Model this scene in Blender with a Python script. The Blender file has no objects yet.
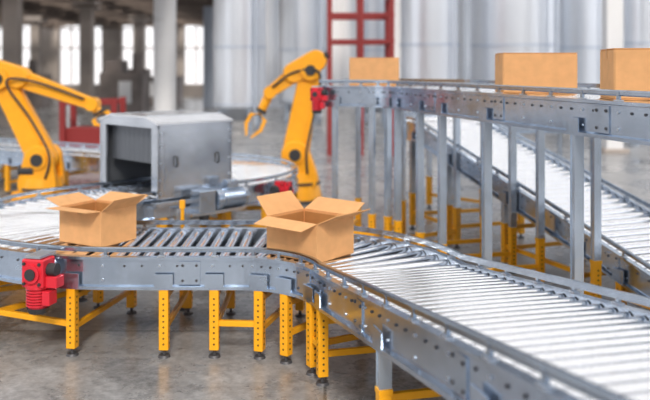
import bpy, math, random
from mathutils import Vector, Matrix
random.seed(4)
D=bpy.data
scene=bpy.context.scene
R=math.radians

# ---------------------------------------------------------------- materials
def new_mat(name):
    m=D.materials.new(name); m.use_nodes=True
    nt=m.node_tree; b=nt.nodes['Principled BSDF']
    return m,nt,b
def mat(name,col,rough=.5,metal=0,var=.0,scale=8,bump=0,rvar=0,coat=0):
    m,nt,b=new_mat(name)
    b.inputs['Base Color'].default_value=(*col,1)
    b.inputs['Roughness'].default_value=rough
    b.inputs['Metallic'].default_value=metal
    if coat: b.inputs['Coat Weight'].default_value=coat
    if var or bump or rvar:
        tc=nt.nodes.new('ShaderNodeTexCoord'); n=nt.nodes.new('ShaderNodeTexNoise')
        n.inputs['Scale'].default_value=scale; n.inputs['Detail'].default_value=5
        nt.links.new(tc.outputs['Object'],n.inputs['Vector'])
        if var:
            r=nt.nodes.new('ShaderNodeValToRGB')
            r.color_ramp.elements[0].position=.3; r.color_ramp.elements[1].position=.7
            r.color_ramp.elements[0].color=(*[c*(1-var) for c in col],1)
            r.color_ramp.elements[1].color=(*[min(1,c*(1+var)) for c in col],1)
            nt.links.new(n.outputs['Fac'],r.inputs['Fac']); nt.links.new(r.outputs['Color'],b.inputs['Base Color'])
        if rvar:
            mr=nt.nodes.new('ShaderNodeMapRange')
            mr.inputs['From Min'].default_value=.3; mr.inputs['From Max'].default_value=.7
            mr.inputs['To Min'].default_value=max(.02,rough-rvar); mr.inputs['To Max'].default_value=rough+rvar
            nt.links.new(n.outputs['Fac'],mr.inputs['Value']); nt.links.new(mr.outputs['Result'],b.inputs['Roughness'])
        if bump:
            bp=nt.nodes.new('ShaderNodeBump'); bp.inputs['Strength'].default_value=bump; bp.inputs['Distance'].default_value=.01
            nt.links.new(n.outputs['Fac'],bp.inputs['Height']); nt.links.new(bp.outputs['Normal'],b.inputs['Normal'])
    return m
M_panel=mat('galvanised_panel',(.53,.61,.72),.21,.92,var=.10,scale=4,rvar=.07)
M_roller=mat('polished_roller',(.96,.97,1.0),.13,1)
M_pan=mat('gap_shade_pan',(.045,.05,.065),.6,.2)  # dark colour stands in for shade between the rollers
M_guard=mat('guard_steel',(.44,.50,.58),.2,1,var=.08)
M_bolt=mat('bolt_steel',(.68,.72,.78),.33,1)
M_yel=mat('yellow_paint',(.96,.46,.015),.42,0,var=.05,scale=5,coat=.15)
M_hole=mat('punched_hole',(.10,.055,.02),.8)
M_post=mat('post_steel',(.58,.66,.76),.25,.75,var=.10,scale=4)
M_foot=mat('foot_dark',(.12,.12,.13),.5,.5)
M_card=mat('cardboard',(.76,.43,.20),.8,var=.06,scale=12,bump=.05)
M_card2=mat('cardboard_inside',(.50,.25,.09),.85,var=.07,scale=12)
M_tape=mat('packing_tape',(.63,.33,.13),.35)
M_red=mat('red_motor_paint',(.70,.03,.055),.35,0,coat=.3)
M_redsteel=mat('red_steel',(.30,.04,.04),.5)
M_robot=mat('robot_paint',(.96,.44,.02),.38,0,coat=.2,var=.05)
M_dark=mat('dark_rubber',(.05,.05,.055),.5)
M_tun=mat('tunnel_sheet',(.62,.66,.72),.2,.85,var=.08,scale=2.5,rvar=.06)
M_tunroof=mat('tunnel_roof',(.80,.82,.86),.22,.7)
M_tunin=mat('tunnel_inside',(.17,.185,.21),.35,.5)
M_tank=mat('tank_steel',(.78,.82,.88),.3,.65,var=.05,scale=.4)
M_band=mat('tank_band',(.62,.68,.77),.4,.5)
M_white=mat('white_column_paint',(.76,.77,.79),.5,var=.03,scale=.6)
M_conc=mat('old_concrete',(.42,.375,.345),.9,var=.25,scale=.5)
M_girder=mat('ceiling_steel',(.18,.145,.125),.8,var=.35,scale=.5)  # base colour lightened to stand in for haze in the far hall
M_mach=mat('machine_dark',(.24,.21,.20),.6,.2,var=.35,scale=.8)  # lightened too, haze put into the colour

# floor
def floor_mat():
    m,nt,b=new_mat('polished_concrete'); N=nt.nodes; L=nt.links
    tc=N.new('ShaderNodeTexCoord')
    n1=N.new('ShaderNodeTexNoise'); n1.inputs['Scale'].default_value=.75; n1.inputs['Detail'].default_value=9; n1.inputs['Roughness'].default_value=.7
    n2=N.new('ShaderNodeTexNoise'); n2.inputs['Scale'].default_value=14; n2.inputs['Detail'].default_value=9; n2.inputs['Roughness'].default_value=.75
    L.new(tc.outputs['Object'],n1.inputs['Vector']); L.new(tc.outputs['Object'],n2.inputs['Vector'])
    mx=N.new('ShaderNodeMix'); mx.data_type='FLOAT'; mx.inputs[0].default_value=.5
    L.new(n1.outputs['Fac'],mx.inputs[2]); L.new(n2.outputs['Fac'],mx.inputs[3])
    r=N.new('ShaderNodeValToRGB'); e=r.color_ramp.elements
    e[0].position=.38; e[0].color=(.14,.14,.145,1); e[1].position=.61; e[1].color=(.46,.46,.465,1)
    L.new(mx.outputs[0],r.inputs['Fac'])
    br=N.new('ShaderNodeTexBrick'); br.offset=0; br.inputs['Scale'].default_value=1
    br.inputs['Brick Width'].default_value=3.2; br.inputs['Row Height'].default_value=3.2
    br.inputs['Mortar Size'].default_value=.012; br.inputs['Color1'].default_value=(1,1,1,1); br.inputs['Color2'].default_value=(.92,.92,.92,1); br.inputs['Mortar'].default_value=(.45,.45,.45,1)
    L.new(tc.outputs['Object'],br.inputs['Vector'])
    mm=N.new('ShaderNodeMix'); mm.data_type='RGBA'; mm.blend_type='MULTIPLY'; mm.inputs[0].default_value=1
    L.new(r.outputs['Color'],mm.inputs[6]); L.new(br.outputs['Color'],mm.inputs[7]); L.new(mm.outputs[2],b.inputs['Base Color'])
    mr=N.new('ShaderNodeMapRange'); mr.inputs['From Min'].default_value=.38; mr.inputs['From Max'].default_value=.62
    mr.inputs['To Min'].default_value=.13; mr.inputs['To Max'].default_value=.42
    L.new(n1.outputs['Fac'],mr.inputs['Value']); L.new(mr.outputs['Result'],b.inputs['Roughness'])
    b.inputs['Specular IOR Level'].default_value=.85
    return m
M_floor=floor_mat()
def wall_mat():
    m,nt,b=new_mat('corrugated_cladding'); N=nt.nodes; L=nt.links
    tc=N.new('ShaderNodeTexCoord'); sx=N.new('ShaderNodeMapping'); sx.inputs['Scale'].default_value=(.16,.0,.012)
    n=N.new('ShaderNodeTexNoise'); n.inputs['Scale'].default_value=3; n.inputs['Detail'].default_value=3
    L.new(tc.outputs['Object'],sx.inputs['Vector']); L.new(sx.outputs['Vector'],n.inputs['Vector'])
    r=N.new('ShaderNodeValToRGB'); e=r.color_ramp.elements
    e[0].position=.38; e[0].color=(.45,.50,.58,1); e[1].position=.58; e[1].color=(.88,.87,.88,1)
    L.new(n.outputs['Fac'],r.inputs['Fac']); L.new(r.outputs['Color'],b.inputs['Base Color'])
    b.inputs['Roughness'].default_value=.6
    return m
M_wall=wall_mat()

# ---------------------------------------------------------------- mesh builder
class MB:
    def __init__(s): s.v=[];s.f=[];s.m=[];s.sm=[];s.mats=[]
    def mi(s,m):
        if m not in s.mats: s.mats.append(m)
        return s.mats.index(m)
    def add(s,vs,fs,m,smooth=False,M=None):
        o=len(s.v); k=s.mi(m)
        for p in vs:
            p=Vector(p); s.v.append(M@p if M else p)
        for i,f in enumerate(fs):
            s.f.append([a+o for a in f]); s.m.append(k)
            s.sm.append(smooth[i] if isinstance(smooth,list) else smooth)
    def box(s,c,sz,m,M=None,rz=0):
        x,y,z=[a/2 for a in sz]
        Rm=Matrix.Translation(Vector(c))@Matrix.Rotation(rz,4,'Z')
        if M: Rm=M@Rm
        # slightly chamfered box: 24 verts
        b=min(x,y,z)*.12; b=min(b,.012)
        vs=[];idx={}
        for sx in(-1,1):
            for sy in(-1,1):
                for sz_ in(-1,1):
                    for ax in range(3):
                        p=[sx*(x-b),sy*(y-b),sz_*(z-b)]
                        p[ax]=(sx*x,sy*y,sz_*z)[ax]
                        idx[(sx,sy,sz_,ax)]=len(vs); vs.append(p)
        fs=[]
        for ax in range(3):
            a1,a2=[(1,2),(0,2),(0,1)][ax]
            for sg in(-1,1):
                q=[]
                for t1,t2 in((-1,-1),(1,-1),(1,1),(-1,1)):
                    k=[0,0,0];k[ax]=sg;k[a1]=t1;k[a2]=t2; q.append(idx[(*k,ax)])
                n=(sg>0)^(ax==1)
                fs.append(q if n else q[::-1])
        for ax in range(3): # edges parallel to ax
            a1,a2=[(1,2),(0,2),(0,1)][ax]
            for t1 in(-1,1):
                for t2 in(-1,1):
                    k0=[0,0,0];k0[a1]=t1;k0[a2]=t2;k0[ax]=-1;k1=k0[:];k1[ax]=1
                    q=[idx[(*k0,a1)],idx[(*k1,a1)],idx[(*k1,a2)],idx[(*k0,a2)]]
                    fl=(t1*t2>0)^(ax==1)
                    fs.append(q if not fl else q[::-1])
        for sx in(-1,1):
            for sy in(-1,1):
                for sz_ in(-1,1):
                    q=[idx[(sx,sy,sz_,0)],idx[(sx,sy,sz_,1)],idx[(sx,sy,sz_,2)]]
                    fs.append(q if sx*sy*sz_>0 else q[::-1])
        s.add(vs,fs,m,False,Rm)
    def cyl(s,p0,p1,r0,r1=None,n=12,m=None,M=None,smooth=True,capm=None):
        if r1 is None:r1=r0
        p0=Vector(p0);p1=Vector(p1);d=(p1-p0).normalized()
        u=d.cross(Vector((0,0,1)))
        if u.length<1e-4:u=Vector((1,0,0))
        u.normalize(); w=d.cross(u)
        vs=[];fs=[]
        for p,r in((p0,r0),(p1,r1)):
            for i in range(n):
                a=2*math.pi*i/n; vs.append(p+(u*math.cos(a)+w*math.sin(a))*r)
        for i in range(n): fs.append([i,(i+1)%n,n+(i+1)%n,n+i])
        s.add(vs,fs,m,smooth,M)
        s.add(vs,[list(range(n))[::-1],list(range(n,2*n))],capm or m,False,M)
    def sweep(s,rings,m,smooth=False,caps=True,closed=True):
        n=len(rings[0]);vs=[p for r in rings for p in r];fs=[]
        for i in range(len(rings)-1):
            for j in range(n if closed else n-1):
                a=i*n+j;b=i*n+(j+1)%n; fs.append([a,b,b+n,a+n])
        if caps and closed: fs+= [list(range(n))[::-1],[ (len(rings)-1)*n+j for j in range(n)]]
        s.add(vs,fs,m,smooth)
    def tube(s,pts,r,m,n=8):
        pts=[Vector(p) for p in pts];rings=[]
        for i,p in enumerate(pts):
            d=(pts[min(i+1,len(pts)-1)]-pts[max(i-1,0)]).normalized()
            u=d.cross(Vector((0,1,.01))).normalized();w=d.cross(u)
            rings.append([p+(u*math.cos(2*math.pi*k/n)+w*math.sin(2*math.pi*k/n))*r for k in range(n)])
        s.sweep(rings,m,True)
    def prism(s,poly,y0,y1,m,M=None,smooth=False,bev=.0):
        n=len(poly);c=Vector((sum(p[0] for p in poly)/n,sum(p[1] for p in poly)/n))
        def sc(k): return [(c.x+(p[0]-c.x)*k,c.y+(p[1]-c.y)*k) for p in poly]
        L=[(sc(1-bev),y0),(poly,y0+(y1-y0)*(.12 if bev else 0)),(poly,y1-(y1-y0)*(.12 if bev else 0)),(sc(1-bev),y1)]
        vs=[(p[0],yy,p[1]) for pl,yy in L for p in pl];fs=[]
        for i in range(3):
            for j in range(n):
                a=i*n+j;b=i*n+(j+1)%n;fs.append([a,b,b+n,a+n])
        s.add(vs,fs,m,smooth,M)
        s.add(vs,[list(range(n))[::-1],[3*n+j for j in range(n)]],m,False,M)
    def obj(s,name,parent=None):
        me=D.meshes.new(name)
        if parent is None:
            xs=[v.x for v in s.v];ys=[v.y for v in s.v];zs=[v.z for v in s.v]
            loc=Vector(((min(xs)+max(xs))/2,(min(ys)+max(ys))/2,min(zs)))
        else: loc=parent.location
        me.from_pydata([v-loc for v in s.v],[],s.f)
        for m in s.mats: me.materials.append(m)
        me.polygons.foreach_set('material_index',s.m); me.polygons.foreach_set('use_smooth',s.sm)
        import bmesh
        bm=bmesh.new();bm.from_mesh(me);bmesh.ops.recalc_face_normals(bm,faces=bm.faces);bm.to_mesh(me);bm.free()
        me.update()
        o=D.objects.new(name,me);scene.collection.objects.link(o)
        if parent: o.parent=parent
        else: o.location=loc
        return o
def empty(name,loc):
    e=D.objects.new(name,None);e.location=loc;e.empty_display_size=.3;scene.collection.objects.link(e);return e

# ---------------------------------------------------------------- conveyor
HW=.55
class Path:
    def __init__(s,x,y,z,h,cmds):
        s.P=[];p=Vector((x,y,z));h=R(h);S=0
        s.P.append((0,p.copy(),h))
        s.segs=[]
        for c in cmds:
            if c[0]=='L':
                n=max(1,int(c[1]/.5));s0=S
                for i in range(n):
                    d=c[1]/n;p=p+Vector((math.cos(h)*d,math.sin(h)*d,c[2]*d));S+=d;s.P.append((S,p.copy(),h))
                s.segs.append((s0,S,0))
            else:
                Rr=c[1];a=R(c[2]);n=max(2,int(abs(c[2])/4));s0=S;sg=1 if a>0 else -1
                cx=p.x-math.sin(h)*Rr*sg;cy=p.y+math.cos(h)*Rr*sg
                for i in range(n):
                    h+=a/n;S+=Rr*abs(a)/n
                    p=Vector((cx+math.sin(h)*Rr*sg,cy-math.cos(h)*Rr*sg,p.z));s.P.append((S,p.copy(),h))
                s.segs.append((s0,S,sg/Rr))
        s.len=S
    def at(s,t):
        t=min(max(t,0),s.len)
        for i in range(len(s.P)-1):
            a,b=s.P[i],s.P[i+1]
            if t<=b[0]+1e-9:
                k=(t-a[0])/(b[0]-a[0]);p=a[1].lerp(b[1],k);h=a[2]+(b[2]-a[2])*k
                kk=0
                for q in s.segs:
                    if q[0]<=t<=q[1]:kk=q[2]
                return p,h,kk
    def off(s,t,o,z=0):
        p,h,k=s.at(t);return p+Vector((-math.sin(h)*o,math.cos(h)*o,z))
def leg(b,x,y,ztop,h,sides,wood=.50,w=.075):
    M=Matrix.Translation((x,y,0))@Matrix.Rotation(h,4,'Z')
    b.cyl((0,0,.012),(0,0,.075),.014,n=8,m=M_foot,M=M)
    b.cyl((0,0,0),(0,0,.018),.05,.042,n=14,m=M_foot,M=M)
    yt=ztop if ztop<.70 else wood
    b.box((0,0,(yt+.06)/2),(w,w,yt-.06),M_yel,M)
    z=.11
    while z<yt-.04:
        for sx,sy in sides:
            q=w/2
            b.cyl((sx*(q-.004),sy*(q-.004),z),(sx*(q+.0015),sy*(q+.0015),z),.0085,n=6,m=M_hole,M=M,smooth=False)
        z+=.045
    if ztop>yt:
        b.box((0,0,(ztop+yt-.1)/2),(w*.66,w*.85,ztop-yt+.1),M_post,M)
        b.box((0,0,yt),(w*1.05,w*1.1,.03),M_yel,M)
        for sx in(-1,1): # flange lips => channel look
            b.box((sx*w*.36,0,(ztop+yt)/2),(.008,w*1.0,ztop-yt),M_post,M)
def conveyor(name,path,legs,bars=(),pitch=.125,rr=.043,guard=.055,wood=.5,hw=HW):
    p0=path.at(path.len/2)[0];E=empty(name,(p0.x,p0.y,0))
    SS=[q[0] for q in path.P]
    # side rails
    b=MB()
    for sg in(-1,1):
        prof=[(hw-.012,.0),(hw+.045,.0),(hw+.045,-.022),(hw+.012,-.03),(hw+.012,-.225),(hw+.045,-.235),(hw+.045,-.26),(hw-.012,-.26)]
        b.sweep([[path.off(t,sg*o,z) for o,z in prof] for t in SS],M_panel)
    b.obj('side_rails',E)
    # guard rails
    b=MB()
    for sg in(-1,1):
        prof=[(hw-.004,guard-.020),(hw+.02,guard-.020),(hw+.032,guard-.012),(hw+.032,guard+.012),(hw+.02,guard+.02),(hw-.004,guard+.02)]
        b.sweep([[path.off(t,sg*o,z) for o,z in prof] for t in SS],M_guard)
        t=.12
        while t<path.len:
            p,h,k=path.at(t)
            M=Matrix.Translation(path.off(t,sg*(hw+.026),0))@Matrix.Rotation(h,4,'Z')
            b.box((0,0,guard/2-.01),(.028,.02,guard+.04),M_guard,M)
            b.box((0,0,.006),(.06,.04,.01),M_bolt,M)
            t+=.42
    b.obj('guard_rails',E)
    # bolts & joint plates
    b=MB();t=.1;i=0
    while t<path.len:
        for sg in(-1,1):
            for z in((-.075,-.185) if i%3==0 else (-.075,)):
                a=path.off(t,sg*(hw+.01),z);c=path.off(t,sg*(hw+.02),z)
                b.cyl(a,c,.009,n=8,m=M_foot if i%3 else M_bolt,smooth=False)
        i+=1;t+=.14
    t=1.3
    while t<path.len:
        for sg in(-1,1):
            p,h,k=path.at(t)
            M=Matrix.Translation(path.off(t,sg*(hw+.016),-.13))@Matrix.Rotation(h,4,'Z')
            b.box((0,0,0),(.17,.012,.185),M_panel,M)
            for dx in(-.055,.055):
                for dz in(-.06,.06): b.cyl((dx,-.012,dz),(dx,.012,dz),.011,n=8,m=M_foot,M=M,smooth=False)
        t+=1.5
    b.obj('bolts_and_splices',E)
    # rollers (tapered in the bends)
    b=MB();t=.05
    while t<path.len-.02:
        p,h,k=path.at(t);e=hw-.02
        rl=rr*(1-k*e);rt=rr*(1+k*e)
        L=path.off(t,e,-.012-rl);Rr_=path.off(t,-e,-.012-rt)
        b.cyl(L,Rr_,rl,rt,n=20,m=M_roller,capm=M_foot)
        t+=pitch
    b.obj('rollers',E)
    # under pan, added dark so the gaps between rollers read as shade
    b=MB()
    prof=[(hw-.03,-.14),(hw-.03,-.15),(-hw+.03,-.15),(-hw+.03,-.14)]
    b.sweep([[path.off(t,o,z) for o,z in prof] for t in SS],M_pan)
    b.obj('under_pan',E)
    # legs
    b=MB();pts=[]
    for t in legs:
        p,h,k=path.at(t);pr=[]
        for sg in(-1,1):
            q=path.off(t,sg*(hw+.005),-.255);
            leg(b,q.x,q.y,q.z,h,[(0,sg),(1,0),(-1,0)],wood);pr.append(q)
            M=Matrix.Translation((q.x,q.y,q.z+.02))@Matrix.Rotation(h,4,'Z')
            b.box((0,sg*.036,.045),(.15,.012,.11),M_panel,M)
        a,c=pr;mid=(a+c)/2;w=(a-c).length
        for z in(.22,)+((min(a.z,.5)-.04,) if a.z<.8 else ()):
            b.box((mid.x,mid.y,z),(.035,w-.07,.045),M_yel,rz=h)
        if a.z>1: b.box((mid.x,mid.y,a.z+.06),(.04,w-.05,.06),M_post,rz=h)
        pts.append(pr)
    for i,j,sd,z in bars:
        a=pts[i][sd];c=pts[j][sd];d=c-a;d.z=0;mid=(a+c)/2
        b.box((mid.x,mid.y,z),(d.length-.06,.04,.045),M_yel,rz=math.atan2(d.y,d.x))
    b.obj('support_legs',E)
    return E,path

# far run comes in from the back left, U-turns, passes the tunnel, U-turns again, then climbs to the right
x0=-2.4+1.42*math.cos(R(60));y0=11.616+1.42*math.sin(R(60));LL=8.0
low=Path(x0-LL*math.cos(R(30)),y0+LL*math.sin(R(30)),.8,-30,[('L',LL,0),('A',1.42,-105),('L',1.779,0),('A',1.42,135),('L',.95,0),('A',1.25,-75.6),('L',4.3,.127)])
sh_=low.len-(22.37+.1)
lowlegs=[.6,2.1,3.6,5.1,6.6,7.8]+[q+sh_ for q in(9.1,10.2,13.3,14.1,14.65,15.3,15.94,16.34,16.85,17.28,17.85,18.2,19.6,20.9,22.2)]
bars=[(8,9,0,.25),(9,10,0,.25),(10,11,0,.25),(8,9,1,.25),(11,12,1,.27),(13,14,0,.27),(15,17,1,.27),(13,14,1,.27),(16,17,0,.27)]
conveyor('roller_conveyor',low,lowlegs,bars)
up=Path(.1,10.52,2.08,-17.5,[('L',.617,0),('A',1.0,-57.5),('L',6.3,0)])
conveyor('roller_conveyor',up,[.2,.75,1.3,1.75,2.45,3.05,4.05,5.48,7.2],[(0,1,0,.27)])
inc=Path(4.24,5.13,.4,110.9,[('L',2,0),('L',4.8,.2346),('A',1.2,-100),('L',3,0)])
conveyor('roller_conveyor',inc,[.5,1.6,2.7,3.3,4.6,5.9,6.9,8.2,10.4],[(1,2,1,.18),(1,2,0,.18),(3,4,0,.25),(3,4,1,.25),(5,6,1,.25)])

# ---------------------------------------------------------------- boxes
def open_box(c,dims,rot,z,fl):
    w,d,h=dims;t=.006
    M=Matrix.Translation((c[0],c[1],z))@Matrix.Rotation(rot,4,'Z');b=MB()
    b.box((0,0,t/2),(w,d,t),M_card,M)
    for sx in(-1,1): b.box((sx*(w/2-t/2),0,h/2),(t,d,h),M_card,M)
    for sy in(-1,1): b.box((0,sy*(d/2-t/2),h/2),(w-2*t,t,h),M_card,M)
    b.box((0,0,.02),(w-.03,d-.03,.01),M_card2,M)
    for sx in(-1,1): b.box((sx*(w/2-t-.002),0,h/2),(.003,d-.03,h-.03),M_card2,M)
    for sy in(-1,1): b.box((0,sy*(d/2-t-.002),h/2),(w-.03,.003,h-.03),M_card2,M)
    # flaps: +x,-x,+y,-y ; angle from horizontal outward
    for k,(ax,sg) in enumerate((('x',1),('x',-1),('y',1),('y',-1))):
        a,ln=fl[k];wd=(d if ax=='x' else w)-.012
        c_,s_=math.cos(R(a)),math.sin(R(a))
        e=(w if ax=='x' else d)/2
        def pt(u,l,off):
            o=e+l*c_-off*s_;zz=h+l*s_+off*c_
            return (sg*o,u,zz) if ax=='x' else (u,sg*o,zz)
        vs=[pt(-wd/2,0,0),pt(wd/2,0,0),pt(wd/2-.012,ln,0),pt(-wd/2+.012,ln,0)]
        vs+=[pt(-wd/2,0,t),pt(wd/2,0,t),pt(wd/2-.012,ln,t),pt(-wd/2+.012,ln,t)]
        b.add(vs,[[0,1,2,3],[4,5,6,7],[0,1,5,4],[1,2,6,5],[2,3,7,6],[3,0,4,7]],M_card,False,M)
    b.box((0,-d/2,h*.93),(.06,.002,h*.13),M_tape,M)
    return b.obj('cardboard_box')
def closed_box(c,dims,rot,z):
    w,d,h=dims;M=Matrix.Translation((c[0],c[1],z))@Matrix.Rotation(rot,4,'Z');b=MB()
    b.box((0,0,h/2),(w,d,h-.004),M_card,M)
    b.box((0,-d/4-.001,h-.001),(w-.004,d/2-.006,.006),M_card,M);b.box((0,d/4+.001,h-.001),(w-.004,d/2-.006,.006),M_card,M)
    b.box((0,0,h+.002),(w+.002,.055,.003),M_tape,M)
    for sx in(-1,1): b.box((sx*(w/2+.0005),0,h-.035),(.003,.055,.07),M_tape,M)
    b.box((0,0,.003),(w-.004,d-.004,.006),M_card,M)
    return b.obj('cardboard_box')
ZR=.79
open_box((-1.99,7.02),(.50,.42,.30),R(-30),ZR,[(38,.17),(16,.20),(18,.18),(4,.16)])
open_box((-.12,6.52),(.54,.46,.30),R(-40),ZR,[(24,.20),(46,.20),(26,.19),(-12,.17)])
closed_box((.64,10.3),(.62,.5,.36),R(-6),2.07)
closed_box((1.94,7.4),(.66,.5,.365),R(-4),2.07)
closed_box((2.44,5.9),(.70,.5,.37),R(-8),2.07)

# ---------------------------------------------------------------- gear motor
def gear_motor(loc,rot,s=1.0,down=False):
    M=Matrix.Translation(loc)@Matrix.Rotation(rot,4,'Z')@Matrix.Scale(s,4);b=MB()
    b.box((0,0,0),(.17,.16,.2),M_red,M)                       # gearbox
    b.cyl((0,.075,0),(0,.13,0),.075,n=20,m=M_bolt,M=M)         # output flange to rail
    b.cyl((0,-.08,0),(0,-.1,0),.065,n=20,m=M_red,M=M)
    b.cyl((0,-.1,0),(0,-.112,0),.04,n=16,m=M_dark,M=M)
    b.cyl((.085,0,.02),(.15,0,.02),.045,n=16,m=M_dark,M=M)
    b.box((.13,0,-.06),(.09,.1,.08),M_red,M)
    for dx in(-.06,.06):
        for dz in(-.07,.07): b.cyl((dx,-.08,dz),(dx,-.092,dz),.012,n=6,m=M_dark,M=M)
    b.box((0,.03,.115),(.12,.2,.02),M_bolt,M)
    if down: M=M@Matrix.Rotation(R(-90),4,'Y')
    b.cyl((-.08,0,.0),(-.11,0,.0),.09,n=20,m=M_red,M=M)
    b.cyl((-.11,0,.0),(-.25,0,.0),.07,n=20,m=M_red,M=M)       # motor
    for i in range(6): b.cyl((-.125-i*.02,0,0),(-.135-i*.02,0,0),.085,n=20,m=M_red,M=M)
    b.cyl((-.25,0,0),(-.29,0,0),.08,.065,n=20,m=M_dark,M=M)
    b.box((-.17,-.02,-.1 if down else .1),(.1,.1,.06),M_red,M)                 # terminal box
    return b.obj('gear_motor')
gear_motor((-2.24,6.255,.71),R(-14),1.1,True)
gear_motor((-.10,9.80,1.98),R(-17),.8,True)
gear_motor((-.53,10.50,.72),R(60),.9)
b=MB();b.cyl((-1.36,7.63,.54),(-1.36,7.63,1.02),.018,n=10,m=M_yel);b.box((-1.36,7.63,1.0),(.05,.05,.08),M_yel)
b.box((-1.36,7.63,.3),(.05,.05,.6),M_yel);b.box((-1.36,7.63,.01),(.12,.08,.02),M_foot);b.obj('sensor_post')

# ---------------------------------------------------------------- tunnel
def tunnel():
    c=Vector((-2.0,10.02,0));E=empty('scanner_tunnel',c);M=Matrix.Translation(c)@Matrix.Rotation(R(45),4,'Z')
    L=1.06;W=1.30;z0=.78;z1=1.66;zr=1.72;t=.02;Q=.30
    b=MB()
    for sy in(-1,1): b.box((0,sy*(W/2-t/2),(z0+z1)/2),(L,t,z1-z0),M_tun,M)
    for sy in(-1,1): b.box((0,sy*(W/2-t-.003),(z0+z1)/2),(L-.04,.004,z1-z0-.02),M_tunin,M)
    for sx in(-1,1):
        x=sx*(L/2-.01)
        for sy in(-1,1): b.box((x,sy*(W/2-.015),(z0+z1)/2),(.04,.03,z1-z0),M_tun,M)
        Mp=M@Matrix.Translation((x,0,0))@Matrix.Rotation(R(90),4,'Z')
        b.prism([(-W/2,z1-.06),(-W/2,z1),(-W*Q,zr),(W*Q,zr),(W/2,z1),(W/2,z1-.06)],-.02,.02,M_tun,Mp)
        for sy in(-1,1): b.box((x,sy*(W/2-.08),1.24),(.03,.11,.76),M_tun,M)   # portal side panels narrowing the mouth
    b.obj('shell',E)
    b=MB()
    hw=W/2+.012;q=W*Q
    prof=[(-hw,z1-.02),(-hw,z1+.005),(-q,zr+.015),(q,zr+.015),(hw,z1+.005),(hw,z1-.02),(q,zr-.005),(-q,zr-.005)]
    b.sweep([[M@Vector((x,y,z)) for y,z in prof] for x in(-L/2-.02,L/2+.02)],M_tunroof)
    for yy in(-q,q): b.cyl((-L/2-.02,yy,zr+.014),(L/2+.02,yy,zr+.014),.006,n=8,m=M_tun,M=M)
    b.obj('roof',E)
    b=MB() # side door with handles, hinges
    for sy in(-1,1):
        b.box((0,sy*(W/2+.006),1.21),(L*.84,.014,.70),M_tun,M)
        for dx in(-.30,.30):
            b.tube([M@Vector((dx,sy*(W/2+.012),1.15)),M@Vector((dx,sy*(W/2+.05),1.16)),M@Vector((dx,sy*(W/2+.05),1.26)),M@Vector((dx,sy*(W/2+.012),1.27))],.011,M_dark)
        for dx in(-L/2+.03,L/2-.03):
            for z in(.85,1.0,1.2,1.4,1.54): b.cyl((dx,sy*(W/2-.002),z),(dx,sy*(W/2+.012),z),.012,n=6,m=M_bolt,M=M)
    b.obj('access_door',E)
    b=MB() # strip curtains at both portals
    for i in range(11):
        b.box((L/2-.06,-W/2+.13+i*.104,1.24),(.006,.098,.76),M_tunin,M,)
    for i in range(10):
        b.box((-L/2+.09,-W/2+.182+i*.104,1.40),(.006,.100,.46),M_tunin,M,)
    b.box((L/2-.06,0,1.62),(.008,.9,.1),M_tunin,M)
    b.obj('strip_curtain',E)
    b=MB() # base cabinet under
    b.box((-.02,0,.635),(L+.1,W+.06,.13),M_tun,M)
    b.box((-.02,-W/2-.06,.74),(L+.16,.12,.05),M_tun,M)
    b.box((-.1,-W/2-.03,.60),(.5,.16,.16),M_tun,M)
    for sx in(-1,1):
        for sy in(-1,1):
            b.box((sx*(L/2-.06),sy*(W/2-.02),.29),(.09,.09,.58),M_yel,M);b.box((sx*(L/2-.06),sy*(W/2-.02),.01),(.14,.14,.02),M_foot,M)
    b.box((0,-W/2+.0,.25),(L-.2,.04,.05),M_yel,M)
    b.obj('base_frame',E)
    b=MB() # drive
    b.cyl((.18,-W/2-.2,.74),(.58,-W/2-.2,.74),.105,n=22,m=M_bolt,M=M)
    b.cyl((.10,-W/2-.2,.74),(.18,-W/2-.2,.74),.13,n=22,m=M_panel,M=M)
    for i in range(8): b.cyl((.22+i*.04,-W/2-.2,.74),(.235+i*.04,-W/2-.2,.74),.122,n=22,m=M_panel,M=M)
    b.box((-.03,-W/2-.18,.74),(.24,.2,.26),M_panel,M)
    b.cyl((-.03,-W/2-.2,.62),(-.03,-W/2-.2,.46),.07,.05,n=18,m=M_dark,M=M)
    b.box((.36,-W/2-.2,.90),(.16,.12,.1),M_panel,M)
    b.box((.15,-W/2-.12,.60),(.8,.3,.04),M_tun,M)
    b.obj('drive_unit',E)
tunnel()

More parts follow.
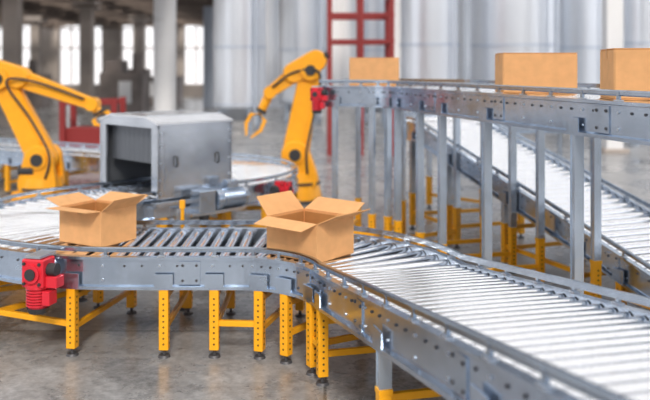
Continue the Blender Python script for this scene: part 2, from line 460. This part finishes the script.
# ---------------------------------------------------------------- robots
def hull2(a,b_,ra,rb,n=14):
    a=Vector(a);b_=Vector(b_);d=(b_-a).normalized();ang=math.atan2(d.y,d.x);P=[]
    for i in range(n+1):
        t=ang+math.pi/2+math.pi*i/n;P.append((a.x+ra*math.cos(t),a.y+ra*math.sin(t)))
    for i in range(n+1):
        t=ang-math.pi/2+math.pi*i/n;P.append((b_.x+rb*math.cos(t),b_.y+rb*math.sin(t)))
    return P
def robot(base,sh,el,wr,tip,yaw=0):
    E=empty('industrial_robot_arm',(base[0],base[1],0));M=Matrix.Translation((base[0],base[1],0))@Matrix.Rotation(yaw,4,'Z')
    b=MB()
    b.cyl((0,0,0),(0,0,.05),.46,n=28,m=M_foot,M=M)
    b.cyl((0,0,.05),(0,0,.30),.40,.35,n=28,m=M_robot,M=M)
    b.cyl((0,0,.30),(0,0,.34),.37,n=28,m=M_dark,M=M)
    for i in range(8):
        a=i*math.pi/4;b.cyl((.41*math.cos(a),.41*math.sin(a),.05),(.41*math.cos(a),.41*math.sin(a),.08),.025,n=6,m=M_bolt,M=M)
    b.box((-.36,0,.16),(.2,.3,.2),M_robot,M)
    b.obj('pedestal',E)
    b=MB()
    b.cyl((0,0,.34),(0,0,.5),.35,.32,n=28,m=M_robot,M=M)
    for sy in(-1,1):
        b.prism(hull2((0,.42),(sh[0],sh[1]),.32,.24),sy*.21-.07,sy*.21+.07,M_robot,M,True,.06)
    b.cyl((sh[0],-.32,sh[1]),(sh[0],.32,sh[1]),.15,n=24,m=M_robot,M=M)
    b.cyl((sh[0],-.34,sh[1]),(sh[0],.34,sh[1]),.10,n=24,m=M_dark,M=M)
    b.cyl((-.05,-.2,.62),(-.3,-.2,.62),.1,n=18,m=M_dark,M=M)
    b.obj('turret',E)
    b=MB()
    b.prism(hull2(sh,el,.235,.18),-.12,.12,M_robot,M,True,.08)
    S=Vector(sh);L=Vector(el);d=L-S
    b.prism(hull2(S+d*.18,S+d*.82,.11,.085),-.135,.135,M_robot,M,True,.05)
    b.cyl((el[0],-.22,el[1]),(el[0],.22,el[1]),.17,n=24,m=M_robot,M=M)
    b.cyl((el[0],-.25,el[1]),(el[0],.25,el[1]),.09,n=24,m=M_dark,M=M)
    b.obj('lower_arm',E)
    b=MB()
    W=Vector(wr);d=(W-L).normalized();back=L-d*.16;n2=Vector((-d.y,d.x))
    if n2.y<0:n2=-n2
    off=n2*.1
    b.prism(hull2(back+off,L+d*.28+off,.19,.18),-.16,.16,M_robot,M,True,.08)
    b.prism(hull2(L+d*.1+off,W,.16,.095),-.10,.10,M_robot,M,True,.08)
    for sy in(-.09,.09): 
        p=back+off-d*.12;q=back+off-d*.24
        b.cyl((p.x,sy,p.y),(q.x,sy,q.y),.06,n=16,m=M_dark,M=M)
    b.obj('forearm',E)
    b=MB()
    b.cyl((W.x,-.13,W.y),(W.x,.13,W.y),.11,n=20,m=M_robot,M=M)
    T=Vector(tip);dt=(T-W).normalized();h=(T-W).length;nt_=Vector((-dt.y,dt.x))
    def P3(l,o,y=0): q=W+dt*l+nt_*o;return (q.x,y,q.y)
    b.cyl(P3(.05,0),P3(h*.38,0),.085,.075,n=18,m=M_robot,M=M)
    b.cyl(P3(h*.38,0),P3(h*.45,0),.095,n=18,m=M_dark,M=M)
    for sg in(-1,1):
        poly=[(0,.0),(0,.06),(sg*.16,.10),(sg*.17,.32),(sg*.05,.52),(sg*.03,.50),(sg*.11,.30),(sg*.10,.14)]
        Q=[W+dt*(h*.43+q[1]*h*1.1)+nt_*q[0] for q in poly]
        b.prism([(q.x,q.y) for q in Q],-.035,.035,M_robot,M)
    b.obj('wrist_and_gripper',E)
    b=MB()
    pts=[]
    mid1=S.lerp(L,.5)+Vector((.0,0))
    ctrl=[(.15,-.30,.5),(sh[0]+.2,-.32,sh[1]+.1),(mid1.x+.2,-.2,mid1.y),(el[0]+.16,-.26,el[1]-.05),(L.lerp(W,.4).x,-.18,L.lerp(W,.4).y+.12),(W.x,-.14,W.y+.05)]
    for i in range(len(ctrl)-1):
        p0=Vector(ctrl[max(i-1,0)]);p1=Vector(ctrl[i]);p2=Vector(ctrl[i+1]);p3=Vector(ctrl[min(i+2,len(ctrl)-1)])
        for k in range(6):
            t=k/6;pts.append(M@(.5*((2*p1)+(p2-p0)*t+(2*p0-5*p1+4*p2-p3)*t*t+(-p0+3*p1-3*p2+p3)*t**3)))
    b.tube(pts,.02,M_dark)
    b.obj('cable_hose',E)
    return E
robot((-.45,13.9),(-.06,.82),(.20,2.26),(-.50,1.88),(-.88,1.1))
robot((-4.70,13.3),(.02,.80),(-.66,2.12),(.84,1.70),(1.06,1.36))

# ---------------------------------------------------------------- building
b=MB();b.add([(-60,-12,0),(60,-12,0),(60,90,0),(-60,90,0)],[[0,1,2,3]],M_floor);b.obj('floor')
b=MB()
x=-7
rings=[]
while x<46:
    for dx,dy in((0,0),(.25,0),(.32,-.12),(.57,-.12)):
        rings.append([(x+dx,46+dy,0),(x+dx,46+dy,16)])
    x+=.64
b.sweep([[Vector(p) for p in r] for r in rings],M_wall,closed=False,caps=False);b.obj('wall_back')
b=MB()
for i in range(9):
    b.box((-47+i*5,64,4),(1.5,.8,8),M_conc)
b.box((-27,64,.5),(42,.7,1.0),M_conc);b.box((-27,64,7),(42,.7,2.0),M_conc)
for i in range(8):
    for k in range(3): b.box((-45.3+i*5+k*.9,64,3.6),(.1,.15,5),M_conc)
    b.box((-44.5+i*5,64,3.9),(3.5,.15,.12),M_conc)
b.obj('wall_left')
# unseen wall added behind the viewpoint so roller fronts reflect dark; open between piers
b=MB()
b.box((0,-12,.7),(64,.5,1.4),M_conc);b.box((0,-12,7.4),(64,.5,2.2),M_conc)
for i in range(11): b.box((-30+i*6,-12,4),(1.9,.6,8),M_conc)
b.obj('dark_reflection_wall')
b=MB()
for i in range(13):
    y=24+i*3.3
    b.box((-27,y,6.1),(42,.35,.8),M_girder)
    for k in range(10):
        b.box((-46+k*4.2,y,5.45),(2.6,.1,.1),M_girder)
for k in range(9):
    b.box((-47+k*5,44,6.6),(1.3 if k%2 else 3.2,42,.2),M_girder)
b.obj('ceiling')
# unseen overhead bays and gaps, added to stripe the roller reflections and deepen contrast
b=MB()
y=-10
while y<45:
    b.box((4,y,13),(56,1.2,.25),M_girder)
    b.box((4,y,12.7),(56,.25,.5),M_girder)
    y+=3.9
for x in(-20,-8,4,16,28): b.box((x,17,13.3),(.5,56,.5),M_girder)
b.obj('ceiling')
for i,y in enumerate((24,32,42,54)):
    for x in (-27,-19.5,-12.5):
        b=MB();b.box((x,y,2.9),(.6,.6,5.8),M_conc);b.box((x,y,5.6),(1.2,1.2,.4),M_conc);b.box((x,y,.2),(.9,.9,.4),M_conc);b.obj('concrete_column')
b=MB();b.cyl((-6.0,30,0),(-6.0,30,12.3),.42,n=28,m=M_white);b.cyl((-6,30,0),(-6,30,.3),.62,n=28,m=M_white);b.cyl((-6,30,5),(-6,30,5.15),.48,n=28,m=M_tank);b.obj('round_column')
for x,y,w,h in((-24,40,3,1.9),(-18,46,4,2.4),(-15,36,2,1.5),(-11,50,4,2.2),(-22,30,2,1.3),(-9.5,38,2,2.6),(-31,44,4,2.4),(-12.6,28,1.6,1.3)):
    b=MB();b.box((x,y,h*.4),(w,1.6,h*.8),M_mach);b.box((x-w*.2,y,h*.9),(w*.4,1.2,h*.25),M_mach);b.cyl((x+w*.3,y,h*.8),(x+w*.3,y,h*1.15),.25,n=14,m=M_mach);b.box((x+w*.1,y-.82,h*.45),(w*.3,.05,h*.4),M_white);b.obj('workshop_machine')
def tank(x,y,r,h=11.8,m=M_tank,z0=.9):
    b=MB()
    b.cyl((x,y,z0),(x,y,h-.5),r,n=40,m=m);b.cyl((x,y,h-.5),(x,y,h),r,r*.4,n=40,m=m)
    b.cyl((x,y,z0-.5),(x,y,z0),r*.35,r,n=40,m=m)
    for z in (z0+.05,3,6,9): b.cyl((x,y,z),(x,y,z+.09),r+.03,n=40,m=M_band)
    for i in range(4):
        a=i*math.pi/2+.6;b.cyl((x+r*.8*math.cos(a),y+r*.8*math.sin(a),0),(x+r*.8*math.cos(a),y+r*.8*math.sin(a),z0+.2),.09,n=10,m=M_post)
    b.cyl((x+r*.7,y-r*.9,0.3),(x+r*.7,y-r*.9,h),.06,n=8,m=M_band)
    b.obj('storage_tank')
for t in((-3.1,29,.95),(-.9,33,1.0),(2.1,34,.75),(3.4,26,.95),(6.4,27,1.45),(9.3,30,1.2),(9.6,24,.55),(13.2,33,1.7)): tank(*t)
for x,y in((7.9,22),(4.9,30)):
    b=MB();b.box((x,y,6.1),(.45,.45,12.2),M_white);b.box((x,y,.05),(.7,.7,.1),M_conc);b.obj('steel_column')
b=MB()
for x in(.12,.95,1.75):
    b.box((x,21,3.5),(.13,.13,7),M_redsteel);b.box((x,22.5,3.5),(.13,.13,7),M_redsteel)
for z in(3.0,3.7,4.5): b.box((.95,21,z),(1.75,.1,.1),M_redsteel);b.box((.95,22.5,z),(1.75,.1,.1),M_redsteel)
for z in(3.0,4.2):
    for x in(.12,1.75): b.box((x,21.75,z),(.1,1.5,.1),M_redsteel)
b.obj('steel_gantry')
b=MB()
for x in(-6.1,-4.9):
    for y in(18.6,19.4): b.box((x,y,.8),(.13,.13,1.6),M_redsteel)
b.box((-5.5,18.6,1.5),(1.3,.1,.12),M_redsteel);b.box((-5.5,19.4,1.5),(1.3,.1,.12),M_redsteel);b.box((-5.5,19,.55),(1.1,.7,.7),M_redsteel);b.obj('machine_stand')

# ---------------------------------------------------------------- light
w=D.worlds.new('World');scene.world=w;w.use_nodes=True;nt=w.node_tree
bg=nt.nodes['Background'];tc=nt.nodes.new('ShaderNodeTexCoord');sp=nt.nodes.new('ShaderNodeSeparateXYZ');rp=nt.nodes.new('ShaderNodeValToRGB')
nt.links.new(tc.outputs['Generated'],sp.inputs[0]);nt.links.new(sp.outputs['Z'],rp.inputs['Fac']);nt.links.new(rp.outputs['Color'],bg.inputs['Color'])
e=rp.color_ramp.elements;e[0].position=0;e[0].color=(.88,.86,.86,1);e[1].position=1;e[1].color=(1,.99,.98,1)
x=rp.color_ramp.elements.new(.3);x.color=(.78,.83,.91,1)
x=rp.color_ramp.elements.new(.5);x.color=(.98,.98,.99,1)
bg.inputs['Strength'].default_value=1.5
s=D.lights.new('sun','SUN');s.energy=3.4;s.angle=R(12);s.color=(1,.92,.82)
so=D.objects.new('sun',s);scene.collection.objects.link(so);so.rotation_euler=(R(50),R(18),R(-8))

# ---------------------------------------------------------------- camera
cam=D.cameras.new('camera');co=D.objects.new('camera',cam);scene.collection.objects.link(co)
co.location=(0,0,2.3);co.rotation_euler=(R(90),0,0)
cam.lens=800/650*36;cam.sensor_width=36;cam.shift_y=-132/650
cam.dof.use_dof=True;cam.dof.focus_distance=5.5;cam.dof.aperture_fstop=1.05
scene.camera=co
scene.view_settings.view_transform='Standard'
scene.view_settings.gamma=.9
